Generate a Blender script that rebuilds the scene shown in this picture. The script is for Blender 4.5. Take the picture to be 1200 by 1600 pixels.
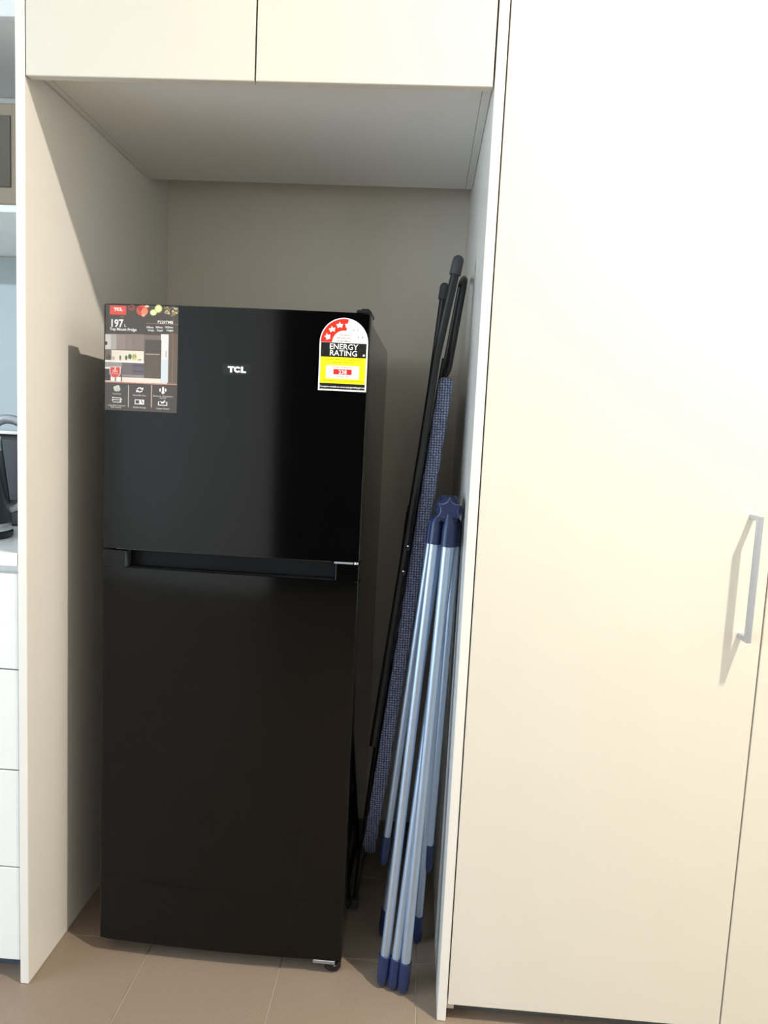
import bpy, bmesh, math, random
from mathutils import Vector, Matrix
random.seed(4)
for o in list(bpy.data.objects): bpy.data.objects.remove(o)
scene = bpy.context.scene
COL = scene.collection

# ------------------------------------------------------------------ camera
CAM = Vector((0.7633, -1.3376, 1.18)); YAW, PITCH, ROLL, FPX = 0.0493, -0.1066, 0.0493, 1109.87
_F = Vector((-math.sin(YAW)*math.cos(PITCH), math.cos(YAW)*math.cos(PITCH), math.sin(PITCH)))
_R = Vector((math.cos(YAW), math.sin(YAW), 0)); _U = _R.cross(_F)
R2 = _R*math.cos(ROLL) + _U*math.sin(ROLL); U2 = -_R*math.sin(ROLL) + _U*math.cos(ROLL)
cd = bpy.data.cameras.new('camera'); co = bpy.data.objects.new('camera', cd); COL.objects.link(co)
m = Matrix((R2, U2, -_F)).transposed().to_4x4(); m.translation = CAM; co.matrix_world = m
cd.sensor_fit = 'VERTICAL'; cd.sensor_height = 36; cd.sensor_width = 27; cd.lens = FPX*36/1600; cd.clip_start = .02
scene.camera = co
def at(u, v, ax, val):
    """the point on the plane (axis ax = val) seen at photo pixel u, v"""
    d = _F + R2*((u-600)/FPX) - U2*((v-800)/FPX)
    return CAM + d*((val-CAM[ax])/d[ax])

# ------------------------------------------------------------------ light
SKY = 8.8
LAMP = 83.0
scene.view_settings.view_transform = 'Standard'; scene.view_settings.look = 'None'
scene.view_settings.gamma = 1; scene.view_settings.use_curve_mapping = False
scene.view_settings.exposure = -0.06
w = bpy.data.worlds.new('sky'); scene.world = w; w.use_nodes = True
bg = w.node_tree.nodes['Background']; bg.inputs[0].default_value = (.68, .84, 1, 1); bg.inputs[1].default_value = SKY
# room extents, the daylight opening and the added dark passage opening
XL, XR, YF, YB, ZC = -2.4, 2.9, -3.6, 0.742, 2.77
WIN_L = (-3.1, -.6, .1, 2.4)        # y0 y1 z0 z1 in the left wall
HALL = (-.31, 1.0, 0, 2.55)      # x0 x1 z0 z1 of an added dark opening in the front wall (behind the camera)
def portal(loc, rot, sx, sy):
    l = bpy.data.lights.new('daylight_portal', 'AREA'); l.shape = 'RECTANGLE'; l.size = sx; l.size_y = sy
    l.cycles.is_portal = True
    o = bpy.data.objects.new('daylight_portal', l); COL.objects.link(o); o.location = loc; o.rotation_euler = rot
portal((XL-.03, (WIN_L[0]+WIN_L[1])/2, (WIN_L[2]+WIN_L[3])/2), (0, -math.pi/2, 0), WIN_L[3]-WIN_L[2], WIN_L[1]-WIN_L[0])

# ------------------------------------------------------------------ helpers
def lin(c):
    return tuple(((x/255)/12.92 if x/255 <= .04045 else ((x/255+.055)/1.055)**2.4) for x in c)
def mat(name, rgb, rough=.5, metal=0, spec=.5, noise=0, nscale=60, bump=0, bscale=200, coat=0, stretch=None):
    m = bpy.data.materials.new(name); m.use_nodes = True; nt = m.node_tree
    b = nt.nodes['Principled BSDF']; c = lin(rgb)
    b.inputs['Base Color'].default_value = (*c, 1); b.inputs['Roughness'].default_value = rough
    b.inputs['Metallic'].default_value = metal; b.inputs['Specular IOR Level'].default_value = spec
    if coat: b.inputs['Coat Weight'].default_value = coat; b.inputs['Coat Roughness'].default_value = .05
    if noise or bump:
        tc = nt.nodes.new('ShaderNodeTexCoord'); src = tc.outputs['Object']
        if stretch:
            mp = nt.nodes.new('ShaderNodeMapping'); mp.inputs['Scale'].default_value = stretch
            nt.links.new(src, mp.inputs[0]); src = mp.outputs[0]
    if noise:
        n = nt.nodes.new('ShaderNodeTexNoise'); n.inputs['Scale'].default_value = nscale; n.inputs['Detail'].default_value = 4
        nt.links.new(src, n.inputs['Vector'])
        r = nt.nodes.new('ShaderNodeMapRange'); r.inputs['From Min'].default_value = .25; r.inputs['From Max'].default_value = .75
        r.inputs['To Min'].default_value = 1-noise; r.inputs['To Max'].default_value = 1+noise
        nt.links.new(n.outputs[0], r.inputs[0])
        x = nt.nodes.new('ShaderNodeVectorMath'); x.operation = 'SCALE'; x.inputs[0].default_value = c
        nt.links.new(r.outputs[0], x.inputs['Scale']); nt.links.new(x.outputs[0], b.inputs['Base Color'])
    if bump:
        n2 = nt.nodes.new('ShaderNodeTexNoise'); n2.inputs['Scale'].default_value = bscale
        nt.links.new(src, n2.inputs['Vector'])
        bp = nt.nodes.new('ShaderNodeBump'); bp.inputs['Strength'].default_value = bump; bp.inputs['Distance'].default_value = .002
        nt.links.new(n2.outputs[0], bp.inputs['Height']); nt.links.new(bp.outputs[0], b.inputs['Normal'])
    return m
M = {}
M['cream'] = mat('cream_laminate', (232, 228, 220), .32, noise=.012, nscale=9)
M['creamdoor'] = mat('cream_laminate_toned_down', (221, 214, 200), .32, noise=.012, nscale=9)  # panel cream darkened and warmed on the doors to counter the lamp's glare
M['white'] = mat('white_laminate', (236, 236, 232), .3)
M['wall'] = mat('wall_paint', (236, 229, 214), .7, noise=.015, nscale=30, bump=.05, bscale=300)
M['roomwall'] = mat('room_wall_paint', (240, 238, 232), .7, noise=.01, nscale=20)
M['ceil'] = mat('ceiling_paint', (238, 236, 230), .8, noise=.01)
M['hall'] = mat('added_passage_dark', (22, 21, 20), .8, noise=.05)  # near-black colour stands in for lack of light in the added passage
M['under'] = mat('cabinet_underside_laminate', (232, 230, 224), .38, noise=.01)
M['tile'] = mat('brown_floor_tile', (142, 125, 109), .42, noise=.10, nscale=260, bump=.08, bscale=400)
M['grout'] = mat('grout', (178, 168, 154), .9, noise=.05)
M['kick'] = mat('grey_kickboard', (112, 110, 106), .3, metal=.4)
M['kickd'] = mat('slate_kickboard', (88, 94, 108), .35, metal=.3)
M['steel'] = mat('brushed_steel', (196, 202, 212), .42, metal=1, noise=.04, nscale=80, stretch=(1, 1, .05))
M['chrome'] = mat('chrome', (225, 228, 232), .1, metal=1)
M['fridge'] = mat('black_fridge_enamel', (5, 5, 5), .10, spec=.34, noise=.05, nscale=400)
M['fbody'] = mat('black_fridge_side', (17, 17, 17), .05, noise=.04, nscale=400)
M['recess'] = mat('black_recess_plastic', (8, 8, 9), .6, spec=.25)
M['edge'] = mat('grey_door_edge', (66, 70, 78), .3)
M['glass_splash'] = mat('grey_glass_splashback', (142, 150, 146), .06, spec=.6)
M['bench'] = mat('white_stone', (250, 250, 248), .2, noise=.01)
M['microwave'] = mat('microwave_steel', (138, 126, 108), .3, metal=.5)
M['mwglass'] = mat('microwave_glass', (84, 78, 66), .15)
M['navy'] = mat('navy_kettle_enamel', (16, 24, 38), .25, coat=.3)
M['black'] = mat('black_plastic', (15, 15, 16), .35)
M['blacktube'] = mat('black_powder_coat', (20, 20, 21), .38)
M['rubber'] = mat('dark_grey_rubber', (62, 62, 64), .6)
M['alu'] = mat('satin_aluminium', (182, 200, 222), .42, metal=.85)  # bluish base colour imitates sky reflected in the bare tubes
M['blue'] = mat('navy_blue_plastic', (28, 44, 84), .38, noise=.04)
M['pewter'] = mat('blue_rim', (150, 160, 185), .4)
def fabric():
    m = mat('blue_grey_woven_cover', (74, 88, 128), .9, bump=.4, bscale=500)
    nt = m.node_tree; b = nt.nodes['Principled BSDF']; tc = nt.nodes.new('ShaderNodeTexCoord')
    cols = []
    for ax in ('X', 'Z'):
        wv = nt.nodes.new('ShaderNodeTexWave'); wv.bands_direction = ax; wv.inputs['Scale'].default_value = 55
        wv.inputs['Distortion'].default_value = 3.5; wv.inputs['Detail'].default_value = 3; wv.inputs['Detail Scale'].default_value = 4
        nt.links.new(tc.outputs['Object'], wv.inputs['Vector']); cols.append(wv)
    mx = nt.nodes.new('ShaderNodeMath'); mx.operation = 'MULTIPLY'
    nt.links.new(cols[0].outputs['Fac'], mx.inputs[0]); nt.links.new(cols[1].outputs['Fac'], mx.inputs[1])
    rp = nt.nodes.new('ShaderNodeValToRGB'); rp.color_ramp.elements[0].color = (*lin((70, 80, 116)), 1); rp.color_ramp.elements[1].color = (*lin((190, 200, 226)), 1)
    nt.links.new(mx.outputs[0], rp.inputs[0]); nt.links.new(rp.outputs[0], b.inputs['Base Color'])
    return m
M['fabric'] = fabric()
def pane_mat():
    m = bpy.data.materials.new('window_glass'); m.use_nodes = True; nt = m.node_tree; nt.nodes.clear()
    o = nt.nodes.new('ShaderNodeOutputMaterial'); x = nt.nodes.new('ShaderNodeMixShader'); x.inputs[0].default_value = .06
    t = nt.nodes.new('ShaderNodeBsdfTransparent'); g = nt.nodes.new('ShaderNodeBsdfGlossy'); g.inputs['Roughness'].default_value = .02
    nt.links.new(t.outputs[0], x.inputs[1]); nt.links.new(g.outputs[0], x.inputs[2]); nt.links.new(x.outputs[0], o.inputs[0])
    return m
M['pane'] = pane_mat()

def obj(name, bm, mt, parent=None, smooth=False, ang=38):
    me = bpy.data.meshes.new(name); bmesh.ops.recalc_face_normals(bm, faces=bm.faces); bm.to_mesh(me); bm.free()
    if mt: me.materials.append(M[mt] if isinstance(mt, str) else mt)
    if smooth:
        for p in me.polygons: p.use_smooth = True
        try: me.set_sharp_from_angle(angle=math.radians(ang))
        except Exception: pass
    o = bpy.data.objects.new(name, me); COL.objects.link(o)
    if parent: o.parent = parent
    return o
def tag(o, label=None, cat=None, group=None, kind=None):
    if label: o['label'] = label
    if cat: o['category'] = cat
    if group: o['group'] = group
    if kind: o['kind'] = kind
    return o
def thing(name, label, cat, loc=(0, 0, 0), rz=0, group=None):
    o = bpy.data.objects.new(name, None); COL.objects.link(o); o.location = loc; o.rotation_euler = (0, 0, rz)
    o.empty_display_size = .05
    return tag(o, label, cat, group)
def bmbox(bm, x0, x1, y0, y1, z0, z1):
    vs = [bm.verts.new((x, y, z)) for x in (x0, x1) for y in (y0, y1) for z in (z0, z1)]
    for f in ((0, 1, 3, 2), (4, 6, 7, 5), (0, 4, 5, 1), (2, 3, 7, 6), (0, 2, 6, 4), (1, 5, 7, 3)):
        bm.faces.new([vs[i] for i in f])
def box(name, x0, x1, y0, y1, z0, z1, mt, parent=None, bev=.0008, seg=1):
    bm = bmesh.new(); bmbox(bm, x0, x1, y0, y1, z0, z1)
    if bev: bmesh.ops.bevel(bm, geom=bm.edges[:], offset=bev, segments=seg, affect='EDGES', profile=.5)
    return obj(name, bm, mt, parent)
def struct(o): o['kind'] = 'structure'; return o
def prism(name, poly, z0, z1, mt, parent=None, bev=0, smooth=True):
    bm = bmesh.new(); n = len(poly)
    lo = [bm.verts.new((x, y, z0)) for x, y in poly]; hi = [bm.verts.new((x, y, z1)) for x, y in poly]
    fl = bm.faces.new(lo); fh = bm.faces.new(hi)
    for i in range(n): bm.faces.new((lo[i], lo[(i+1) % n], hi[(i+1) % n], hi[i]))
    if bev: bmesh.ops.bevel(bm, geom=list(fl.edges)+list(fh.edges), offset=bev, segments=2, affect='EDGES', profile=.5)
    return obj(name, bm, mt, parent, smooth, 12)
def sweep(bm, pts, r, n=14, closed_ends=True, sx=1.0, ref=None):
    """tube along pts; r is a radius or a list; sx flattens the section along the ref direction"""
    pts = [Vector(p) for p in pts]; rs = r if isinstance(r, (list, tuple)) else [r]*len(pts)
    rings = []; prev = None
    for i, p in enumerate(pts):
        t = (pts[min(i+1, len(pts)-1)]-pts[max(i-1, 0)]).normalized()
        if prev is None:
            a = Vector(ref) if ref else (Vector((0, 1, 0)) if abs(t.y) < .9 else Vector((1, 0, 0)))
        else: a = prev
        a = (a - t*a.dot(t)).normalized(); prev = a; b = t.cross(a)
        rings.append([bm.verts.new(p + a*(rs[i]*sx*math.cos(2*math.pi*k/n)) + b*(rs[i]*math.sin(2*math.pi*k/n))) for k in range(n)])
    for i in range(len(rings)-1):
        for k in range(n): bm.faces.new((rings[i][k], rings[i][(k+1) % n], rings[i+1][(k+1) % n], rings[i+1][k]))
    if closed_ends: bm.faces.new(rings[0][::-1]); bm.faces.new(rings[-1])
def tube(name, pts, r, mt, parent=None, n=14, **k):
    bm = bmesh.new(); sweep(bm, pts, r, n, **k); return obj(name, bm, mt, parent, True)
def smoothpath(pts, it=3):
    pts = [Vector(p) for p in pts]
    for _ in range(it):
        q = [pts[0]]
        for a, b in zip(pts, pts[1:]): q += [a.lerp(b, .25), a.lerp(b, .75)]
        pts = q + [pts[-1]]
    return pts
def lathe(name, prof, mt, parent=None, n=32, loc=(0, 0, 0)):
    bm = bmesh.new(); rings = []
    for r, z in prof:
        rings.append([bm.verts.new((loc[0]+max(r, .0002)*math.cos(2*math.pi*k/n), loc[1]+max(r, .0002)*math.sin(2*math.pi*k/n), loc[2]+z)) for k in range(n)])
    for i in range(len(rings)-1):
        for k in range(n): bm.faces.new((rings[i][k], rings[i][(k+1) % n], rings[i+1][(k+1) % n], rings[i+1][k]))
    bm.faces.new(rings[0]); bm.faces.new(rings[-1])
    return obj(name, bm, mt, parent, True)

# ------------------------------------------------------------------ the setting
W, TH = 0.856, 0.018                 # niche width, panel thickness
HDOOR, HC, DC = 1.803, 1.8248, .5895 # overhead door bottom, cabinet underside, cabinet depth
ZT = 2.4
fl = struct(box('floor', XL, XR, YF, YB, -.06, -.0025, 'grout', bev=0))
tag(fl, 'brown square floor tiles with pale grout joints')
P = .302; GX, GY = .2095, .152
tm = None
i0 = math.floor((XL-GX)/P)+1; j0 = math.floor((YF-GY)/P)+1
for i in range(i0, 40):
    for j in range(j0, 40):
        x, y = GX+i*P, GY+j*P
        if x+P > XR or y+P > YB+.02 or x < XL or y < YF: continue
        if j*P+GY+P > YB: pass
        if tm is None:
            t = box('tile', .0015, P-.0015, .0015, P-.0015, -.008, 0, 'tile', fl, .0008); tm = t.data
        else:
            t = bpy.data.objects.new('tile', tm); COL.objects.link(t); t.parent = fl
        t.location = (x, y, random.uniform(-.0003, 0))
struct(box('wall_back', XL, XR, YB, YB+.1, 0, ZC, 'wall', bev=0))
struct(box('ceiling', XL-.1, XR+.1, YF-.1, YB+.1, ZC, ZC+.1, 'ceil', bev=0))
struct(box('wall_right', XR, XR+.1, YF-.1, YB+.1, 0, ZC, 'roomwall', bev=0))
def wall_with_hole(name, axis, p0, p1, a0, a1, holes, mt):
    bm = bmesh.new(); cur = a0
    def put(u0, u1, z0, z1):
        if u1-u0 < 1e-4 or z1-z0 < 1e-4: return
        if axis == 'x': bmbox(bm, p0, p1, u0, u1, z0, z1)
        else: bmbox(bm, u0, u1, p0, p1, z0, z1)
    for h in sorted(holes):
        put(cur, h[0], 0, ZC); put(h[0], h[1], 0, h[2]); put(h[0], h[1], h[3], ZC); cur = h[1]
    put(cur, a1, 0, ZC)
    return struct(obj(name, bm, mt))
wall_with_hole('wall_left', 'x', XL-.1, XL, YF-.1, YB+.1, [WIN_L], 'roomwall')
wall_with_hole('wall_front', 'y', YF-.1, YF, XL, XR, [HALL], 'roomwall')
def window(name, axis, p, h):
    root = None; f = .045; bm = bmesh.new()
    def put(u0, u1, z0, z1, d0=-.06, d1=-.01):
        if axis == 'x': bmbox(bm, p+d0, p+d1, u0, u1, z0, z1)
        else: bmbox(bm, u0, u1, p+d0, p+d1, z0, z1)
    mid = (h[0]+h[1])/2
    for u0, u1, z0, z1 in ((h[0], h[1], h[2], h[2]+f), (h[0], h[1], h[3]-f, h[3]), (h[0], h[0]+f, h[2]+f, h[3]-f), (h[1]-f, h[1], h[2]+f, h[3]-f), (mid-f/2, mid+f/2, h[2]+f, h[3]-f)):
        put(u0, u1, z0, z1)
    root = struct(obj(name, bm, 'white'))
    for u0, u1 in ((h[0]+f, mid-f/2), (mid+f/2, h[1]-f)):
        bm = bmesh.new(); put(u0, u1, h[2]+f, h[3]-f, -.038, -.034); obj('pane', bm, 'pane', root)
window('window_1', 'x', XL, WIN_L)
# made-up passage behind the front wall, added to darken the fridge door reflection
bm = bmesh.new(); y1, y0 = YF-.1, YF-1.6
bmbox(bm, HALL[0]-.1, HALL[0], y0, y1, 0, 2.8); bmbox(bm, HALL[1], HALL[1]+.1, y0, y1, 0, 2.8); bmbox(bm, HALL[0]-.1, HALL[1]+.1, y0-.1, y0, 0, 2.8)
bmbox(bm, HALL[0]-.1, HALL[1]+.1, y0-.1, y1, 2.7, 2.8); bmbox(bm, HALL[0]-.1, HALL[1]+.1, y0-.1, y1, -.06, 0)
struct(obj('wall_added_passage', bm, 'hall'))
struct(box('trim_1', XL, XR, .02, YB, ZT+.002, ZC, 'roomwall', bev=0))     # bulkhead above the cabinets

# ------------------------------------------------------------------ cabinet surround
tag(box('end_panel', -TH, 0, 0, YB-.001, 0.0005, ZT, 'cream', bev=.0012), 'tall cream laminate end panel between the drawers and the fridge', 'panel')
tag(box('end_panel', W, W+TH, 0, YB-.001, 0.0005, ZT, 'cream', bev=.0012), 'tall cream laminate end panel beside the clothes airer', 'panel')
oc = thing('overhead_cabinet', 'cream two-door overhead cabinet above the black fridge', 'cabinet', (0, 0, HDOOR))
def put(o, root):                     # keep world placement under an empty that sits at the thing's base
    o.parent = root; o.matrix_parent_inverse = Matrix.Translation(-Vector(root.location)); return o
for x0, x1 in ((.0025, .4248), (.4282, W-.0035)):
    put(box('door', x0, x1, 0, .018, HDOOR, ZT, 'creamdoor', bev=.0012), oc)
put(box('side_panel', .0008, .0162, .0205, DC, HC, ZT, 'under', bev=.0008), oc)
put(box('side_panel', W-.0172, W-.0008, .0205, DC, HC, ZT, 'under', bev=.0008), oc)
put(box('bottom_panel', .0170, W-.0180, .0205, DC, HC+.0006, HC+.0166, 'under', bev=.0008), oc)
put(box('back_panel', .0170, W-.0180, DC-.012, DC, HC+.018, ZT, 'under', bev=0), oc)
put(box('top_panel', .0170, W-.0180, .0205, DC-.014, ZT-.016, ZT, 'under', bev=0), oc)

# pantry
pc = thing('pantry_cabinet', 'tall cream two-door pantry cupboard with one bar handle', 'cabinet', (W+TH, 0, 0))
PX = [W+TH+.0028, 1.4165, 1.4195, 1.962]
ZB = .038
dr = put(box('door', PX[0], PX[1], 0, .018, ZB, ZT, 'creamdoor', bev=.0012), pc)
hz0, hz1, hx = .836, 1.07, 1.3765
bm = bmesh.new()
bmbox(bm, hx-.005, hx+.005, -.038, -.028, hz0, hz1)
for a, b in ((hz0, hz0+.010), (hz1-.010, hz1)): bmbox(bm, hx-.0045, hx+.0045, -.0285, 0, a, b)
h = obj('handle', bm, 'steel', dr); h['label'] = 'brushed steel square bar handle'
bv = h.modifiers.new('bevel', 'BEVEL'); bv.width = .0012; bv.segments = 2; bv.limit_method = 'ANGLE'
put(box('door', PX[2], PX[3], 0, .018, ZB, ZT, 'creamdoor', bev=.0012), pc)
put(box('side_panel', W+TH+.0006, W+TH+.0166, .0205, .6, .012, ZT, 'cream', bev=.0008), pc)
put(box('side_panel', PX[3]-.014, PX[3]+.002, .0205, .6, .012, ZT, 'cream', bev=.0008), pc)
put(box('bottom_panel', W+TH+.0172, PX[3]-.0146, .0225, .6, ZB+.002, ZB+.018, 'cream', bev=0), pc)
put(box('kickboard', W+TH+.0172, PX[3]-.0146, .035, .051, .0005, ZB+.001, 'kick', bev=0), pc)

# ------------------------------------------------------------------ kitchen run left of the panel
dc = thing('drawer_cabinet', 'white kitchen base cabinet with four handleless drawers', 'cabinet', (-.32, 0, 0))
XD0, XD1 = -.62, -TH-.0015
put(box('body', XD0, XD1-.0005, .026, .6, .05, .886, 'white', bev=0), dc)
zs = [.048, .2555, .466, .6775, .874]
for a, b in zip(zs, zs[1:]): put(box('drawer', XD0, XD1-.001, .004, .022, a+.0016, b-.0016, 'white', bev=.0012), dc)
put(box('kickboard', XD0, XD1-.001, .05, .066, .0005, .05, 'kickd', bev=0), dc)
tag(box('countertop', -1.5, XD1-.0005, 0, YB-.008, .889, .9155, 'bench', bev=.0015, seg=2), 'white stone countertop over the drawers', 'countertop')
tag(box('splashback', -1.5, XD1-.0005, YB-.007, YB-.001, .9165, 1.644, 'glass_splash', bev=.0005), 'glossy grey glass splashback behind the kettle', 'splashback')
# second base unit so the worktop is carried along its length
dc2 = thing('base_cabinet', 'white base cabinet at the far end of the countertop', 'cabinet', (-1.06, 0, 0))
put(box('body', -1.5, XD0-.002, .026, .6, .05, .886, 'white', bev=0), dc2)
for a, b in ((-1.5, -1.062), (-1.06, XD0-.002)): put(box('door', a, b-.001, .004, .022, .05, .874, 'white', bev=.0012), dc2)
put(box('kickboard', -1.5, XD0-.002, .05, .066, .0005, .05, 'kickd', bev=0), dc2)
wc = thing('wall_cabinet', 'white wall cabinet with an open microwave shelf', 'cabinet', (-.5, .5, 1.646))
YW = .3
put(box('shelf', -.9, XD1-.0005, YW, YB-.008, 1.646, 1.662, 'white', bev=.0008), wc)
put(box('side_panel', -.918, -.902, YW, YB-.002, 1.646, ZT, 'white', bev=.0008), wc)
put(box('niche_top', -.9, XD1-.0005, YW+.02, YB-.002, 2.069, 2.085, 'under', bev=.0008), wc)
put(box('back_panel', -.9, XD1-.0005, YB-.04, YB-.002, 1.663, 2.068, 'under', bev=0), wc)
for a, b in ((-.9, -.461), (-.459, XD1-.001)): put(box('door', a, b, YW, YW+.018, 2.066, ZT, 'white', bev=.0012), wc)
mw = thing('microwave', 'grey-brown microwave oven on the white wall shelf', 'microwave', (-.42, .5, 1.663))
put(box('body', -.68, -.19, .352, .68, 1.667, 1.905, 'microwave', bev=.004, seg=2), mw)
d = put(box('door', -.67, -.2, .338, .351, 1.672, 1.9, 'microwave', bev=.004, seg=2), mw)
put(box('window_panel', -.64, -.226, .3355, .3385, 1.712, 1.872, 'mwglass', bev=.001), mw)
for x in (-.65, -.23):
    for y in (.38, .64): put(lathe('foot', [(.012, 0), (.012, .006)], 'black', None, 12, (x, y, 1.6625)), mw)

# kettle and toaster
kt = thing('kettle', 'navy cordless kettle with chrome collar on the white countertop', 'kettle', (-.222, .16, .916))
K = (0, 0, 0)
lathe('power_base', [(.084, 0), (.088, .003), (.088, .012), (.084, .015)], 'black', kt)
lathe('base_ring', [(.085, .0155), (.0865, .018), (.0865, .03), (.085, .033)], 'chrome', kt)
lathe('body', [(.0845, .0335), (.084, .05), (.079, .1), (.073, .15), (.068, .19)], 'navy', kt)
lathe('collar', [(.0682, .1905), (.067, .20), (.066, .214), (.064, .22)], 'chrome', kt)
lathe('lid', [(.0635, .2205), (.062, .226), (.045, .236), (.012, .240), (.012, .250), (.003, .253)], 'black', kt)
tube('handle', smoothpath([(.035, .02, .232), (.06, .02, .262), (.1, .02, .258), (.128, .02, .225), (.126, .02, .13), (.1, .02, .07), (.078, .02, .062)]), .0105, 'steel', kt, sx=1.3)
bm = bmesh.new(); bmbox(bm, -.016, .016, -.0745, -.06, .192, .232); sp = obj('spout', bm, 'chrome', kt)
bm = bmesh.new(); bmbox(bm, -.014, .014, -.0885, -.08, .05, .07); sw = obj('switch', bm, 'black', kt)
kt.rotation_euler = (0, 0, .25)
ts = thing('toaster', 'black toaster with a chrome top behind the kettle', 'toaster', (-.27, .42, .916))
box('body', -.14, .115, -.08, .08, .052, .222, 'black', ts, .012, 3)
box('top_plate', -.135, .11, -.075, .075, .2225, .232, 'chrome', ts, .003, 2)
box('trim_band', -.138, .113, -.078, .078, .036, .051, 'chrome', ts, .002)
box('base', -.14, .115, -.08, .08, .0008, .035, 'black', ts, .004, 2)
box('lever', .1155, .128, -.012, .012, .15, .165, 'black', ts, .002)

# ------------------------------------------------------------------ refrigerator
FW, BOW = .545, .008
fr = thing('refrigerator', 'black two-door top-mount refrigerator with stickers on the upper door', 'refrigerator', (.1025, .108, 0), -.0167)
def fy(x): return -4*BOW*x*(FW-x)/FW**2
def slab(x0, x1, yb, n=28, rl=True, rr=True):
    pts = []
    r = .0025
    xs = [x0+(x1-x0)*i/n for i in range(n+1)]
    for i, x in enumerate(xs):
        if i == 0 and rl: pts += [(x0, fy(x0)+r), (x0+r*.3, fy(x0)+r*.3), (x0+r, fy(x0+r))]
        elif i == n and rr: pts += [(x1-r, fy(x1-r)), (x1-r*.3, fy(x1)+r*.3), (x1, fy(x1)+r)]
        else: pts.append((x, fy(x)))
    return pts + [(x1, yb), (x0, yb)]
DZ = (.0345, .8787, .9142, .9185, 1.4195)
box('body', .003, FW-.003, .048, .555, .036, 1.412, 'fbody', fr, .004, 2)
ud = prism('freezer_door', slab(0, FW, .044), DZ[3], DZ[4], 'fridge', fr, .0025)
ld = prism('fridge_door', slab(0, FW, .044), DZ[0], DZ[1], 'fridge', fr, .0025)
for x0, x1, a, b in ((0, .049, True, False), (FW-.047, FW, False, True)):
    prism('handle_end', slab(x0, x1, .044, 6, a, b), DZ[1]-.0005, DZ[2], 'fridge', ld, .001)
box('handle_recess', .049, FW-.047, .026, .044, DZ[1]-.0005, DZ[2], 'recess', ld, 0)
box('handle_floor', .049, FW-.047, .002, .0262, DZ[1]-.0005, DZ[1]+.001, 'recess', ld, 0)
for x in (.0492, FW-.0487): box('handle_side', x, x+.0015, -.0015, .026, DZ[1]+.001, DZ[2]-.001, 'edge', ld, 0)  # blue-grey colour stands in for daylight on the recess sides
# pale lower edge strip of the freezer door, hinges, feet
box('door_edge_strip', .03, FW-.06, -.0005, .03, DZ[3]-.0016, DZ[3]-.0001, 'edge', ud, 0)
hb = box('middle_hinge', FW-.052, FW-.013, -.0042, .03, DZ[2]+.0002, DZ[3]-.0003, 'steel', fr, .0005); hb['label'] = 'small silver middle hinge'
lathe('hinge_pin', [(.0055, 0), (.0055, .0042)], 'chrome', hb, 14, (FW-.007, .0035, DZ[2]+.0001))
bm = bmesh.new(); bmbox(bm, FW-.030, FW-.001, .008, .09, DZ[4]+.0005, DZ[4]+.008); bmbox(bm, FW-.022, FW-.004, .012, .04, DZ[4]+.0075, DZ[4]+.011)
bmesh.ops.bevel(bm, geom=bm.edges[:], offset=.002, segments=2, affect='EDGES'); obj('hinge_cover', bm, 'black', fr)
bk = box('bottom_hinge', FW-.062, FW-.014, -.003, .05, .0255, .0335, 'steel', fr, .0008); bk['label'] = 'silver bottom hinge bracket'
for x in (FW-.021, .03):
    for y in (.022 if x > .1 else .075, .5):
        lathe('foot', [(.012, .0006), (.0185, .005), (.0185, .017), (.012, .022), (.006, .023), (.006, .036)], 'black', fr, 20, (x, y, 0))
box('plinth', .012, FW-.012, .06, .07, .016, .0362, 'fbody', fr, 0)

# flat print on the curved door: polygons in door coordinates (x, z) laid on the surface
PM = {}
def pm(rgb, rough=.35):
    k = tuple(rgb)
    if k not in PM: PM[k] = mat('print_%02x%02x%02x' % k, rgb, rough)
    return PM[k]
def lay(name, items, parent, kind=None):
    """items: (list of (x, z), rgb, layer) -> one mesh on the door surface"""
    me = bpy.data.meshes.new(name); bm = bmesh.new(); slots = []
    for poly, rgb, layer in items:
        mt = pm(rgb)
        if mt not in slots: slots.append(mt)
        vs = [bm.verts.new((x, layer, z)) for x, z in poly]
        f = bm.faces.new(vs); f.material_index = slots.index(mt)
    bmesh.ops.triangulate(bm, faces=bm.faces[:])
    xs = [v.co.x for v in bm.verts]; x = math.ceil(min(xs)/.008)*.008
    while x < max(xs):
        bmesh.ops.bisect_plane(bm, geom=bm.verts[:]+bm.edges[:]+bm.faces[:], plane_co=(x, 0, 0), plane_no=(1, 0, 0)); x += .008
    for v in bm.verts: v.co.y = fy(v.co.x) - .0003 - .00016*v.co.y
    for f in bm.faces:
        f.normal_update()
        if f.normal.y > 0: f.normal_flip()
    bm.to_mesh(me); bm.free()
    for s in slots: me.materials.append(s)
    o = bpy.data.objects.new(name, me); COL.objects.link(o); o.parent = parent
    return o
def text_polys(s, size, bold=0.0, align='LEFT', sx=1.0, spacing=1.0):
    cu = bpy.data.curves.new('t', 'FONT'); cu.body = s; cu.size = size; cu.offset = bold*size; cu.align_x = align
    cu.resolution_u = 2; cu.fill_mode = 'FRONT'; cu.space_character = spacing
    ob = bpy.data.objects.new('t', cu); COL.objects.link(ob)
    me = bpy.data.meshes.new_from_object(ob)
    out = [[(me.vertices[i].co.x*sx, me.vertices[i].co.y) for i in p.vertices] for p in me.polygons]
    bpy.data.objects.remove(ob); bpy.data.curves.remove(cu); bpy.data.meshes.remove(me)
    return out
def lettering(s, x, z, size, rgb, layer, **k):
    out = []
    for p in text_polys(s, size, **k):
        a = sum(p[i-1][0]*p[i][1]-p[i][0]*p[i-1][1] for i in range(len(p)))
        if abs(a) < 1e-12: continue
        out.append(([(x+px, z+pz) for px, pz in p], rgb, layer))
    return out
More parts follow.
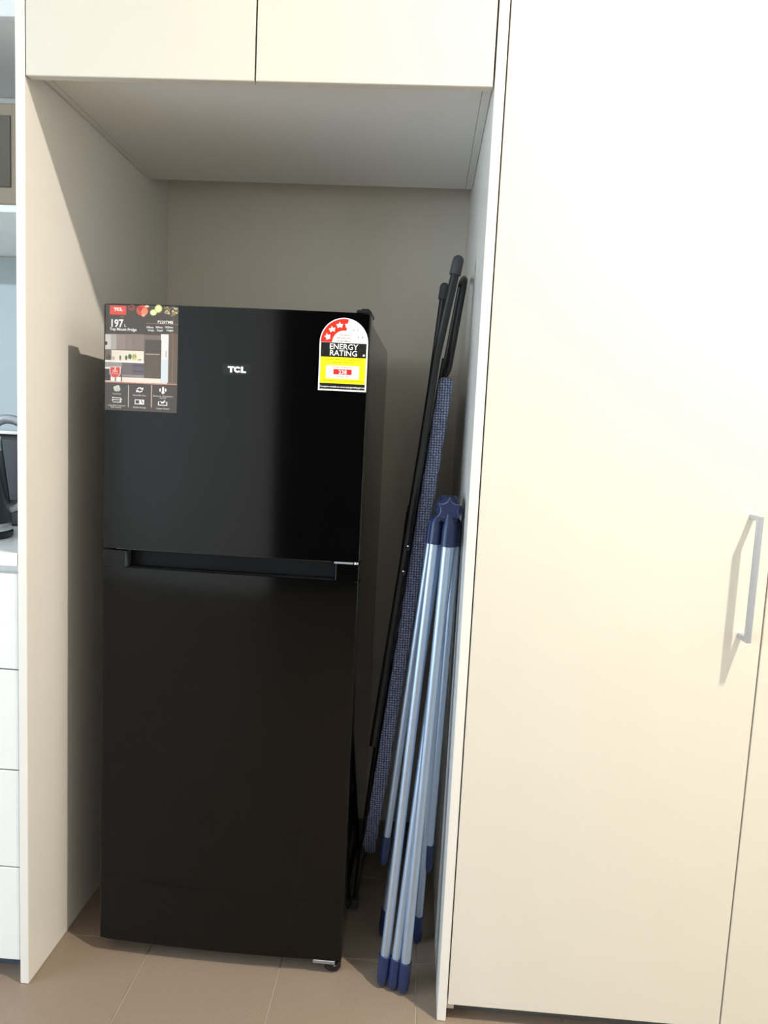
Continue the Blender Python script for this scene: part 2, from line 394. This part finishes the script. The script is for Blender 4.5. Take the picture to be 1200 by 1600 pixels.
def tcl(cx, cz, h, rgb, layer):
    """the three wide block letters, h tall"""
    s = h; it = []
    def P(pts): it.append(([(cx+px*s, cz+pz*s) for px, pz in pts], rgb, layer))
    P([(-1.45, .5), (-1.45, .22), (-.35, .22), (-.35, .5)]); P([(-1.08, .22), (-1.08, -.5), (-.70, -.5), (-.70, .22)])
    # C : a thick wide ring open on the right
    n = 20; a0, a1 = math.radians(32), math.radians(328)
    for i in range(n):
        t0 = a0+(a1-a0)*i/n; t1 = a0+(a1-a0)*(i+1)/n
        def E(t, k): return (.16+.60*k*math.cos(t) if k == 1 else .16+.27*math.cos(t), (.5 if k == 1 else .20)*math.sin(t))
        P([E(t0, 1), E(t1, 1), E(t1, 0), E(t0, 0)])
    P([(.70, .5), (.70, -.5), (1.08, -.5), (1.08, .5)]); P([(1.08, -.22), (1.08, -.5), (1.55, -.5), (1.55, -.22)])
    return it
WHT, INK = (238, 236, 232), (74, 66, 60)
# ---- badge
bx, bz = .2795, 1.298
badge = lay('badge', [([(bx-.029, bz+.011), (bx+.029, bz+.011), (bx+.029, bz-.011), (bx-.029, bz-.011)], (9, 9, 9), 0)], fr)
lay('badge_lettering', tcl(bx, bz, .0125, (236, 236, 234), 1), badge)['label'] = 'white raised brand letters'

# ---- promo sticker; q() takes coordinates of an 8x enlargement of the photo
SX0, SZ1, SW, SH = .0035, 1.4175, .1540, .2120
def q(zx, zy):
    u = (zx-130)/895.; v = (zy-105-35*u)/1330.
    return (SX0+u*SW, SZ1-v*SH)
def quad(a, b, c, d): return [q(a, b), q(c, b+35*(c-a)/895.), q(c, d+35*(c-a)/895.), q(a, d)]
def ell(x, y, rx, ry, n=18): return [q(x+rx*math.cos(2*math.pi*i/n), y+ry*math.sin(2*math.pi*i/n)) for i in range(n)]
st = lay('promo_sticker', [(quad(130, 105, 1025, 1435), INK, 0)], fr); st['label'] = 'dark promotional sticker with a kitchen picture'
it = []
R = lambda a, b, c, d, col, l=1: it.append((quad(a, b, c, d), col, l))
# fruit and herbs along the top
it += [(ell(455, 150, 42, 38), (140, 74, 58), 1), (ell(448, 138, 16, 14), (70, 40, 36), 2), (ell(585, 185, 72, 66), (206, 84, 62), 1),
       (ell(612, 200, 42, 44), (226, 136, 104), 2), (ell(560, 165, 26, 30), (176, 52, 44), 2), (ell(600, 245, 22, 18), (236, 170, 130), 3),
       (ell(782, 165, 46, 50), (196, 208, 120), 1), (ell(782, 165, 34, 38), (224, 228, 170), 2), (ell(722, 212, 42, 38), (212, 218, 140), 3), (ell(722, 212, 28, 25), (232, 234, 190), 4),
       (ell(640, 135, 30, 14), (232, 200, 170), 2), (ell(340, 262, 30, 14), (96, 92, 60), 1)]
for k in range(46):
    x = random.uniform(865, 1018); y = 145+random.uniform(0, 112)*(1-.35*abs(x-950)/80)
    it.append((ell(x, y, random.uniform(7, 15), random.uniform(6, 13), 7), random.choice([(214, 196, 150), (176, 152, 104), (236, 222, 190), (120, 104, 70), (150, 130, 92)]), 1+k % 4))
R(185, 118, 388, 232, (222, 80, 62), 2)
# kitchen picture
R(130, 468, 1025, 1085, (122, 108, 98), 1)
R(130, 478, 270, 664, (206, 202, 200), 2); R(200, 478, 270, 664, (176, 168, 164), 3)
R(270, 478, 385, 668, (150, 134, 126), 2); R(388, 478, 470, 668, (140, 124, 116), 2); R(474, 478, 610, 670, (134, 118, 110), 2)
it.append((ell(142, 590, 16, 24), (60, 52, 50), 4))
R(130, 672, 210, 800, (110, 98, 92), 2); R(200, 676, 612, 808, (232, 222, 206), 2); R(130, 800, 615, 826, (240, 232, 222), 3)
for x, y, a, b, c in ((395, 775, 16, 30, (96, 110, 70)), (440, 760, 22, 34, (84, 104, 62)), (495, 765, 28, 38, (176, 168, 92)), (320, 775, 12, 34, (120, 116, 104)), (235, 780, 18, 24, (196, 176, 160)), (500, 785, 14, 20, (228, 214, 140)), (178, 765, 26, 32, (84, 74, 70)), (560, 800, 26, 8, (150, 140, 124))):
    it.append((ell(x, y, a, b, 12), c, 4))
R(130, 826, 340, 900, (150, 150, 146), 2); R(130, 888, 330, 912, (236, 232, 226), 3)
R(340, 826, 470, 1000, (112, 100, 104), 2); R(470, 826, 615, 1010, (104, 92, 98), 2); R(480, 862, 605, 880, (86, 78, 96), 3); R(480, 935, 605, 955, (86, 78, 96), 3)
R(340, 985, 615, 1010, (150, 136, 132), 3); R(130, 1010, 900, 1085, (238, 220, 208), 2); R(130, 912, 200, 1060, (66, 60, 58), 3); R(330, 900, 345, 1075, (110, 92, 84), 4)
R(205, 1015, 330, 1070, (244, 240, 236), 4); R(255, 1015, 270, 1068, (90, 80, 76), 5)
R(622, 545, 825, 1030, (92, 80, 72), 4); R(635, 560, 812, 710, (84, 72, 66), 5); R(632, 722, 808, 734, (170, 156, 144), 6); R(632, 740, 818, 1028, (96, 82, 72), 5)
R(818, 480, 912, 1085, (226, 222, 218), 3); R(878, 690, 892, 770, (180, 176, 172), 4); R(822, 800, 905, 1085, (206, 216, 220), 4)
R(915, 470, 1025, 1085, (104, 88, 74), 2); R(962, 470, 968, 1085, (150, 122, 96), 3)
R(130, 1072, 1025, 1084, (204, 132, 112), 5)
# warranty shield
def shield(k): return [q(258-70*k, 885+50*(1-k)), q(258+70*k, 887+50*(1-k)), q(258+70*k, 975), q(258+45*k, 1000+15*k), q(258, 1000+28*k), q(258-45*k, 1000+15*k), q(258-70*k, 973)]
it += [(shield(1.0), (244, 226, 218), 6), (shield(.86), (214, 78, 64), 7)]
# icon table
R(640, 342, 1025, 350, (150, 106, 84), 2); R(962, 200, 968, 480, (130, 100, 78), 1)
R(420, 1118, 432, 1400, (190, 168, 152), 2); R(706, 1118, 718, 1400, (190, 168, 152), 2)
for dx, dy in ((-18, -8), (12, -18), (20, 8), (-10, 14)): it.append((ell(280+dx, 1162+dy, 26, 24, 12), (214, 218, 206), 2))
it.append((ell(300, 1185, 20, 16, 12), (196, 204, 186), 3))
for s in (1, -1):      # two chasing arrows
    c = (566, 1180); n = 8
    for i in range(n):
        t0 = math.radians(45+115*i/n); t1 = math.radians(45+115*(i+1)/n)
        it.append(([q(c[0]+s*r_*math.cos(t), c[1]-s*r_*.8*math.sin(t)) for r_, t in ((40, t0), (40, t1), (24, t1), (24, t0))], WHT, 2))
    it.append(([q(c[0]+s*44, c[1]-s*34), q(c[0]+s*8, c[1]-s*8), q(c[0]+s*44, c[1]+s*2)], WHT, 2))
R(842, 1148, 866, 1215, WHT, 2); it.append((ell(854, 1150, 12, 12), WHT, 2)); it.append((ell(854, 1212, 20, 18), WHT, 2))
for x in (818, 886): it.append((ell(x, 1180, 10, 22, 10), WHT, 2))
for y in (1275, 1300, 1330): R(230, y, 335, y+9, WHT, 2)
for x, y in ((232, 1278), (335, 1300), (330, 1325), (228, 1310)): it.append((ell(x, y, 10, 10, 10), WHT, 3))
R(505, 1300, 622, 1362, WHT, 2); R(515, 1310, 562, 1352, INK, 3)
it.append(([q(580, 1312), q(590, 1310), q(612, 1350), q(602, 1354)], INK, 3))
R(795, 1325, 908, 1375, WHT, 2); R(806, 1330, 896, 1366, INK, 3); it.append(([q(820, 1320), q(850, 1335), q(885, 1300), q(870, 1345), q(840, 1352)], WHT, 4))
lay('print', it, st)
it = []
def T(s, zx, zy, hpx, rgb=WHT, l=3, **k):
    x, z = q(zx, zy); it.extend(lettering(s, x, z, hpx/8/752.*1.42, rgb, l, **k))
x_, z_ = q(287, 168); it += tcl(x_, z_, .0064, (250, 240, 236), 3)
T('197', 186, 383, 90, bold=.03, sx=.90); T('L', 366, 386, 34, bold=.02); T('Top Mount Fridge', 186, 428, 33, bold=.025)
T('P220TMB', 775, 345, 34, bold=.02, sx=1.02)
for s, x in (('545mm', 640), ('560mm', 752), ('1420mm', 862)): T(s, x, 405, 24, bold=.02, sx=.86)
for s, x in (('Width', 655), ('Depth', 765), ('Height', 885)): T(s, x, 443, 22, bold=.02)
T('3', 258, 930, 42, (250, 236, 230), 8, bold=.02, align='CENTER'); T('YEAR', 258, 955, 20, (250, 236, 230), 8, bold=.02, align='CENTER'); T('Warranty', 258, 980, 16, (250, 236, 230), 8, align='CENTER')
for s, x, y in (('Frost Free', 280, 1240), ('Adjustable Tempered', 280, 1388), ('Glass Shelves', 270, 1410), ('Reversible Door', 566, 1258), ('Flexible Storage', 566, 1412),
                ('Electronic Temperature', 854, 1268), ('Control', 854, 1290), ('Crisper Drawer', 854, 1425)):
    T(s, x, y, 19, (206, 200, 194), bold=.015, align='CENTER', sx=.95)
lay('lettering', it, st)

# ---- energy label; e() takes coordinates of a 10x enlargement
EX0, EW, EZ1 = .4455, .0965, 1.4085
ES = EW/722.
def e(zx, zy):
    xl = 205-40*(zy-500)/775.; u = (zx-xl)/722.
    return (EX0+u*EW, EZ1-(zy-150-42*(u-.5))*ES)
def eq(a, b, c, d, sk=42.): return [e(a, b), e(c, b+sk*(c-a)/722), e(c-40*(d-b)/775, d+sk*(c-a)/722), e(a-40*(d-b)/775, d)]
CX, CZ = EX0+EW/2, EZ1-EW/2          # centre of the arch
def arch(r, a0=0, a1=180, n=28, r0=0):
    p = [(CX+r*math.cos(math.radians(a0+(a1-a0)*i/n)), CZ+r*math.sin(math.radians(a0+(a1-a0)*i/n))) for i in range(n+1)]
    if r0: p += [(CX+r0*math.cos(math.radians(a1+(a0-a1)*i/n)), CZ+r0*math.sin(math.radians(a1+(a0-a1)*i/n))) for i in range(n+1)]
    return p
L_, R_ = EX0, EX0+EW; b_ = .0030
rect = lambda a, b, c, d: [(a, b), (c, b), (c, d), (a, d)]
z1 = CZ-.0005; z2 = z1-.0283; z3 = z2-.0518; z4 = z3-.0114; EZ0 = z4-.0032
el = lay('energy_label', [(arch(EW/2)+[(L_, EZ0), (R_, EZ0)], (250, 250, 248), 0)], fr); el['label'] = 'arched white, red, black and yellow energy rating label'
def star(cx, cz, r, rot=0): return [(cx+(r if i % 2 == 0 else r*.42)*math.sin(rot+i*math.pi/5), cz+(r if i % 2 == 0 else r*.42)*math.cos(rot+i*math.pi/5)) for i in range(10)]
RED, YEL, BLK = (226, 44, 24), (248, 236, 20), (20, 20, 18)
ro, ri, rm = .0462, .0235, .0350
it = [(arch(ro, 80, 180, 24, ri), RED, 1)]
for k, a in enumerate((162, 134, 106, 78)):
    cx, cz = CX+rm*math.cos(math.radians(a)), CZ+rm*math.sin(math.radians(a)); it.append((star(cx, cz, .0072, math.radians(90-a)*.25), (252, 252, 250), 2))
for a in (50, 22): it.append((star(CX+rm*math.cos(math.radians(a)), CZ+rm*math.sin(math.radians(a)), .0068), (232, 232, 230), 1)); it.append((star(CX+rm*math.cos(math.radians(a)), CZ+rm*math.sin(math.radians(a)), .0056), (250, 250, 248), 2))
it += [(rect(L_+b_, z1, R_-b_, z2), BLK, 1), (rect(L_+b_, z2, R_-b_, z3), YEL, 1), (rect(L_+b_, z3, R_-b_, z4), BLK, 1)]
it.append((rect(CX-.0335, z2-.0165, CX+.0325, z2-.0425), (250, 248, 240), 2)); it.append((rect(CX-.0185, z2-.0235, CX+.018, z2-.0340), (206, 40, 40), 3))
it.append(([(R_-b_-.0045+.0022*math.cos(k*.628), z2+.0055+.0022*math.sin(k*.628)) for k in range(10)], (250, 250, 248), 2))
lay('print', it, el)
it = []
def TE(s, z, size, rgb, l=3, x=CX, **k): it.extend(lettering(s, x, z, size, rgb, l, align='CENTER', **k))
TE('ENERGY', z1-.0127, .0153, (252, 252, 250), bold=.012); TE('RATING', z1-.0253, .0153, (252, 252, 250), bold=.012)
for k, s in enumerate(('The more', 'stars the more', 'energy efficient')): TE(s, CZ+.0135-.0058*k, .0052, (110, 100, 100))
for k, s in enumerate(('A joint government and industry program', 'Refrigerator freezer 197L')): TE(s, z2-.0058-.0055*k, .0042, (170, 156, 20), 2)
TE('Energy consumption', z2-.0208, .0050, (120, 100, 100)); TE('238', z2-.0327, .0110, (252, 246, 244), 4, bold=.015); TE('kWh per year', z2-.0390, .0046, (120, 100, 100))
TE('When tested in accordance with AS/NZS standards', z2-.0475, .0038, (150, 140, 20), 2)
TE('Compare models at www.energyrating.gov.au', z3-.0082, .0049, (250, 250, 248), 2, bold=.012)
lay('lettering', it, el)

# ------------------------------------------------------------------ ironing board
ib = thing('ironing_board', 'folded ironing board with blue woven cover and black legs leaning in the niche', 'ironing board', (.70, .36, 0))
YN = .24                               # the near long edge of the board
pt_, pl_ = at(699, 588, 1, YN), at(614.5, 1100, 1, YN)
ax = (pt_-pl_).normalized(); ax.y = 0; ax.normalize()          # board's long axis, nose to tail
nrm = Vector((ax.z, 0, -ax.x))                                 # points to the right wall: ironing surface
LEN, BW, BT = 1.20, .31, .031
tail = Vector((pt_.x, YN+BW/2, pt_.z))
def bpt(s, y, n): return tail - ax*s + Vector((0, y, 0)) + nrm*n
def half(s):                                                   # half-width along the length
    if s < .02: return BW/2-.02+math.sqrt(max(0, .02**2-(.02-s)**2))
    if s < .82: return BW/2
    t = (s-.82)/(LEN-.82); return BW/2*math.sqrt(max(0, 1-t**2.6))
N = 60; prof = [0, .004, .01, .02]+[.03+(.8-.03)*i/24 for i in range(25)]+[.82+(LEN-.82)*math.sin(math.pi/2*i/22) for i in range(1, 23)]
bm = bmesh.new(); rings = []
sec = [(-1, -.35), (-.985, -.5), (-.9, -.5), (0, -.5), (.9, -.5), (.985, -.5), (1, -.35), (1.0, .3), (.985, .46), (.96, .5), (0, .5), (-.96, .5), (-.985, .46), (-1, .3)]
for s in prof:
    h_ = max(half(s), .002); e_ = min(s, LEN-s); k_ = .35+.65*math.sqrt(max(0, 1-(1-min(e_, .016)/.016)**2))
    rings.append([bm.verts.new(bpt(s, a*h_, b*BT*k_ + .0012*math.sin(s*90+a*3)*(1 if abs(a) > .95 else 0))) for a, b in sec])
for a, b in zip(rings, rings[1:]):
    for k in range(len(sec)): bm.faces.new((a[k], a[(k+1) % len(sec)], b[(k+1) % len(sec)], b[k]))
bm.faces.new(rings[0]); bm.faces.new(rings[-1])
def ibp(o): o.parent = ib; o.matrix_parent_inverse = Matrix.Translation(-Vector(ib.location)); return o
ibp(obj('cover', bm, 'fabric', None, True))['label'] = 'blue-grey woven board cover'
# legs: long tubes whose rubber feet stick out beyond the tail
def legpair(name, p_near, p_far, q_near, q_far, r):
    for a, b in ((p_near, q_near), (p_far, q_far)): ibp(tube('leg', [a, b], r, 'blacktube'))
def foot_cap(p, dirv, r, L):
    d = dirv.normalized()
    pts = [p - d*L, p - d*(L*.98), p - d*r*.9, p - d*r*.45, p - d*r*.15, p]
    ibp(tube('rubber_foot', pts, [r*.98, r*1.04, r, r*.85, r*.5, r*.08], 'rubber'))
leg1 = [at(u, v, 1, .225) for u, v in ((713.5, 418), (681.5, 560), (661.5, 690), (600, 1062), (583, 1165))]
leg2 = [at(u, v, 1, .50) for u, v in ((693.5, 458), (677.5, 575), (664, 690), (612, 1000))]
a1, b1, a2, b2 = leg1[1], leg1[-1], leg2[1], leg2[-1]
for lp in (leg1, leg2):
    ibp(tube('leg', lp, .0093, 'blacktube')); d = (lp[0]-lp[1]).normalized(); foot_cap(lp[0]+d*.026, d, .0122, .042)
# foot bar joining the pair near the tail and the crossing leg frame that reaches the floor
ibp(tube('cross_bar', [a1.lerp(b1, .42), a2.lerp(b2, .55)], .007, 'blacktube'))
c0, c1 = at(640, 800, 1, .29), at(553.5, 1411, 1, .315)
c1 = at(553.5, 1414, 2, .012)
ibp(tube('leg', [c0, c1], .0075, 'blacktube')); d = (c1-c0).normalized(); foot_cap(c1+d*.010, d, .0105, .03)
c2, c3 = c0+Vector((0, .15, 0)), c1+Vector((.004, .22, 0))
ibp(tube('leg', [c2, c3], .0075, 'blacktube')); foot_cap(c3+d*.010, d, .0105, .03)
ibp(tube('cross_bar', [c1.lerp(c0, .06), c3.lerp(c2, .06)], .007, 'blacktube'))
# thin adjusting rods along the underside
ibp(tube('release_rod', smoothpath([at(693, 560, 1, .26), at(686, 600, 1, .26), at(679, 640, 1, .27), at(672, 690, 1, .27), at(661, 730, 1, .28), at(632, 900, 1, .28)], 2), .0035, 'blacktube', n=8))
# rivets where the legs cross
for u, v in ((637, 856), (630, 895)):
    p = at(u, v, 1, .213); ibp(lathe('rivet', [(.0055, -.004), (.0055, .002), (.003, .004)], 'chrome', None, 12, (0, 0, 0))).matrix_basis = Matrix.Translation(p) @ Matrix.Rotation(math.pi/2, 4, 'X')
# iron rest: a flat loop beyond the tail
n0, n1 = at(701, 580, 1, .262), at(727, 437, 1, .262)
f0, f1 = n0+Vector((-.004, .2, .03)), n1+Vector((-.002, .2, .03))
n00 = at(692, 592, 1, .265)
path = smoothpath([n00, n0, n0.lerp(n1, .12), n0.lerp(n1, .9), n1+Vector((.001, .012, .008)), f1+Vector((.001, -.012, .008)), f0.lerp(f1, .9), f0.lerp(f1, .12), f0, n00+Vector((0, .2, .02))], 3)
ibp(tube('iron_rest', path, .0062, 'blacktube', n=10))['label'] = 'black wire iron rest loop'

# ------------------------------------------------------------------ clothes airer
ca = thing('clothes_airer', 'folded aluminium clothes airer with blue star hub leaning beside the end panel', 'clothes airer', (.77, .1, 0))
def cap_(o): o.parent = ca; o.matrix_parent_inverse = Matrix.Translation(-Vector(ca.location)); return o
HY = .085
hc = at(702, 798, 1, HY); HR = .0268
# lower end, top end (pixel, depth), collar drop
def arm(top, ytop, bot, ybot, r, floor=False, rt=None):
    a = at(*top, 1, ytop); b = at(*bot, 2, 0.0) if floor else at(*bot, 1, ybot)
    if floor: b = at(*bot, 2, .0)
    d = (b-a).normalized(); end = b - d*.001
    capL = .073
    t = cap_(tube('tube', [a, end - d*capL*.8], r, 'alu', n=18))
    pts = [end-d*capL, end-d*capL*.99, end-d*capL*.35, end-d*capL*.17, end-d*capL*.06, end]
    cap_(tube('foot_cap', [p for p in pts], [r*1.16, r*1.27, r*1.24, r*1.08, r*.75, r*.25], 'blue', n=18))
    c0 = a - d*.012
    h0 = Vector((hc.x, a.y, hc.z)); cap_(tube('socket', [h0.lerp(c0, .25), c0, c0+d*.006, a+d*.016, a+d*.0365, a+d*.037], [r*.8, r*1.0, r*1.22, r*1.28, r*1.30, r*1.1], 'blue', n=18))
    return a, b
r_ = .0103
arm((681.5, 822), .10, (596, 1541), 0, r_, True)       # three long front legs
arm((701, 826), .088, (629, 1553), 0, r_, True)
arm((708, 826), .115, (613, 1547), 0, r_, True)
arm((676, 822), .135, (598, 1352), .175, .0082)        # short folded arms
arm((714, 826), .15, (668, 1364), .21, .0082)
arm((706, 820), .165, (651, 1474), 0, .0088, True)     # rear legs
arm((690, 820), .165, (597, 1463), 0, .0088, True)
# hub: drum with a six-pointed concave star plate on the front
def star6(R, k, n=10):
    pts = []
    for i in range(6):
        a0 = math.pi/2+i*math.pi/3; a1 = a0+math.pi/3
        p0 = Vector((math.cos(a0), math.sin(a0)))*R; p1 = Vector((math.cos(a1), math.sin(a1)))*R; mid = (p0+p1)/2
        for j in range(n):
            t = j/n; p = p0.lerp(p1, t); p = p - mid.normalized()*(k*R*math.sin(math.pi*t)**.8); pts.append(p)
    return pts
def plate(name, pts, y0, y1, mt):
    bm = bmesh.new(); f = [bm.verts.new((hc.x+p.x, y0, hc.z+p.y)) for p in pts]; b = [bm.verts.new((hc.x+p.x, y1, hc.z+p.y)) for p in pts]
    bm.faces.new(f); bm.faces.new(b[::-1]); n = len(pts)
    for i in range(n): bm.faces.new((f[i], f[(i+1) % n], b[(i+1) % n], b[i]))
    return cap_(obj(name, bm, mt))
plate('hub', [Vector((math.cos(i*math.pi/16), math.sin(i*math.pi/16)))*HR*.93 for i in range(32)], HY+.006, HY+.088, 'blue')
plate('star_rim', star6(HR*1.02, .24), HY+.001, HY+.006, 'pewter')
plate('star_cap', star6(HR*.965, .25), HY-.004, HY+.004, 'blue')['label'] = 'dark blue six-pointed star cap'
for i in range(6):
    a = math.pi/2+math.pi/6+i*math.pi/3; c = Vector((hc.x+math.cos(a)*HR*.80, 0, hc.z+math.sin(a)*HR*.80))
    cap_(tube('hub_lobe', [(c.x, HY+.010, c.z), (c.x, HY+.012, c.z), (c.x, HY+.07, c.z)], [.006, .0075, .0075], 'blue', n=14))

# ------------------------------------------------------------------ ceiling downlight (above and right of the fridge, outside the frame)
dl = thing('downlight', 'round recessed warm white ceiling downlight', 'light', (1.86, -.81, ZC))
lathe('trim_ring', [(.040, -.001), (.040, -.004), (.052, -.006), (.056, -.004), (.056, -.001)], 'white', dl, 32)
la = bpy.data.lights.new('downlight_lamp', 'AREA'); la.shape = 'DISK'; la.size = .075; la.energy = LAMP; la.color = (1, .91, .78)
lo = bpy.data.objects.new('downlight_lamp', la); COL.objects.link(lo); lo.parent = dl; lo.location = (0, 0, -.008)
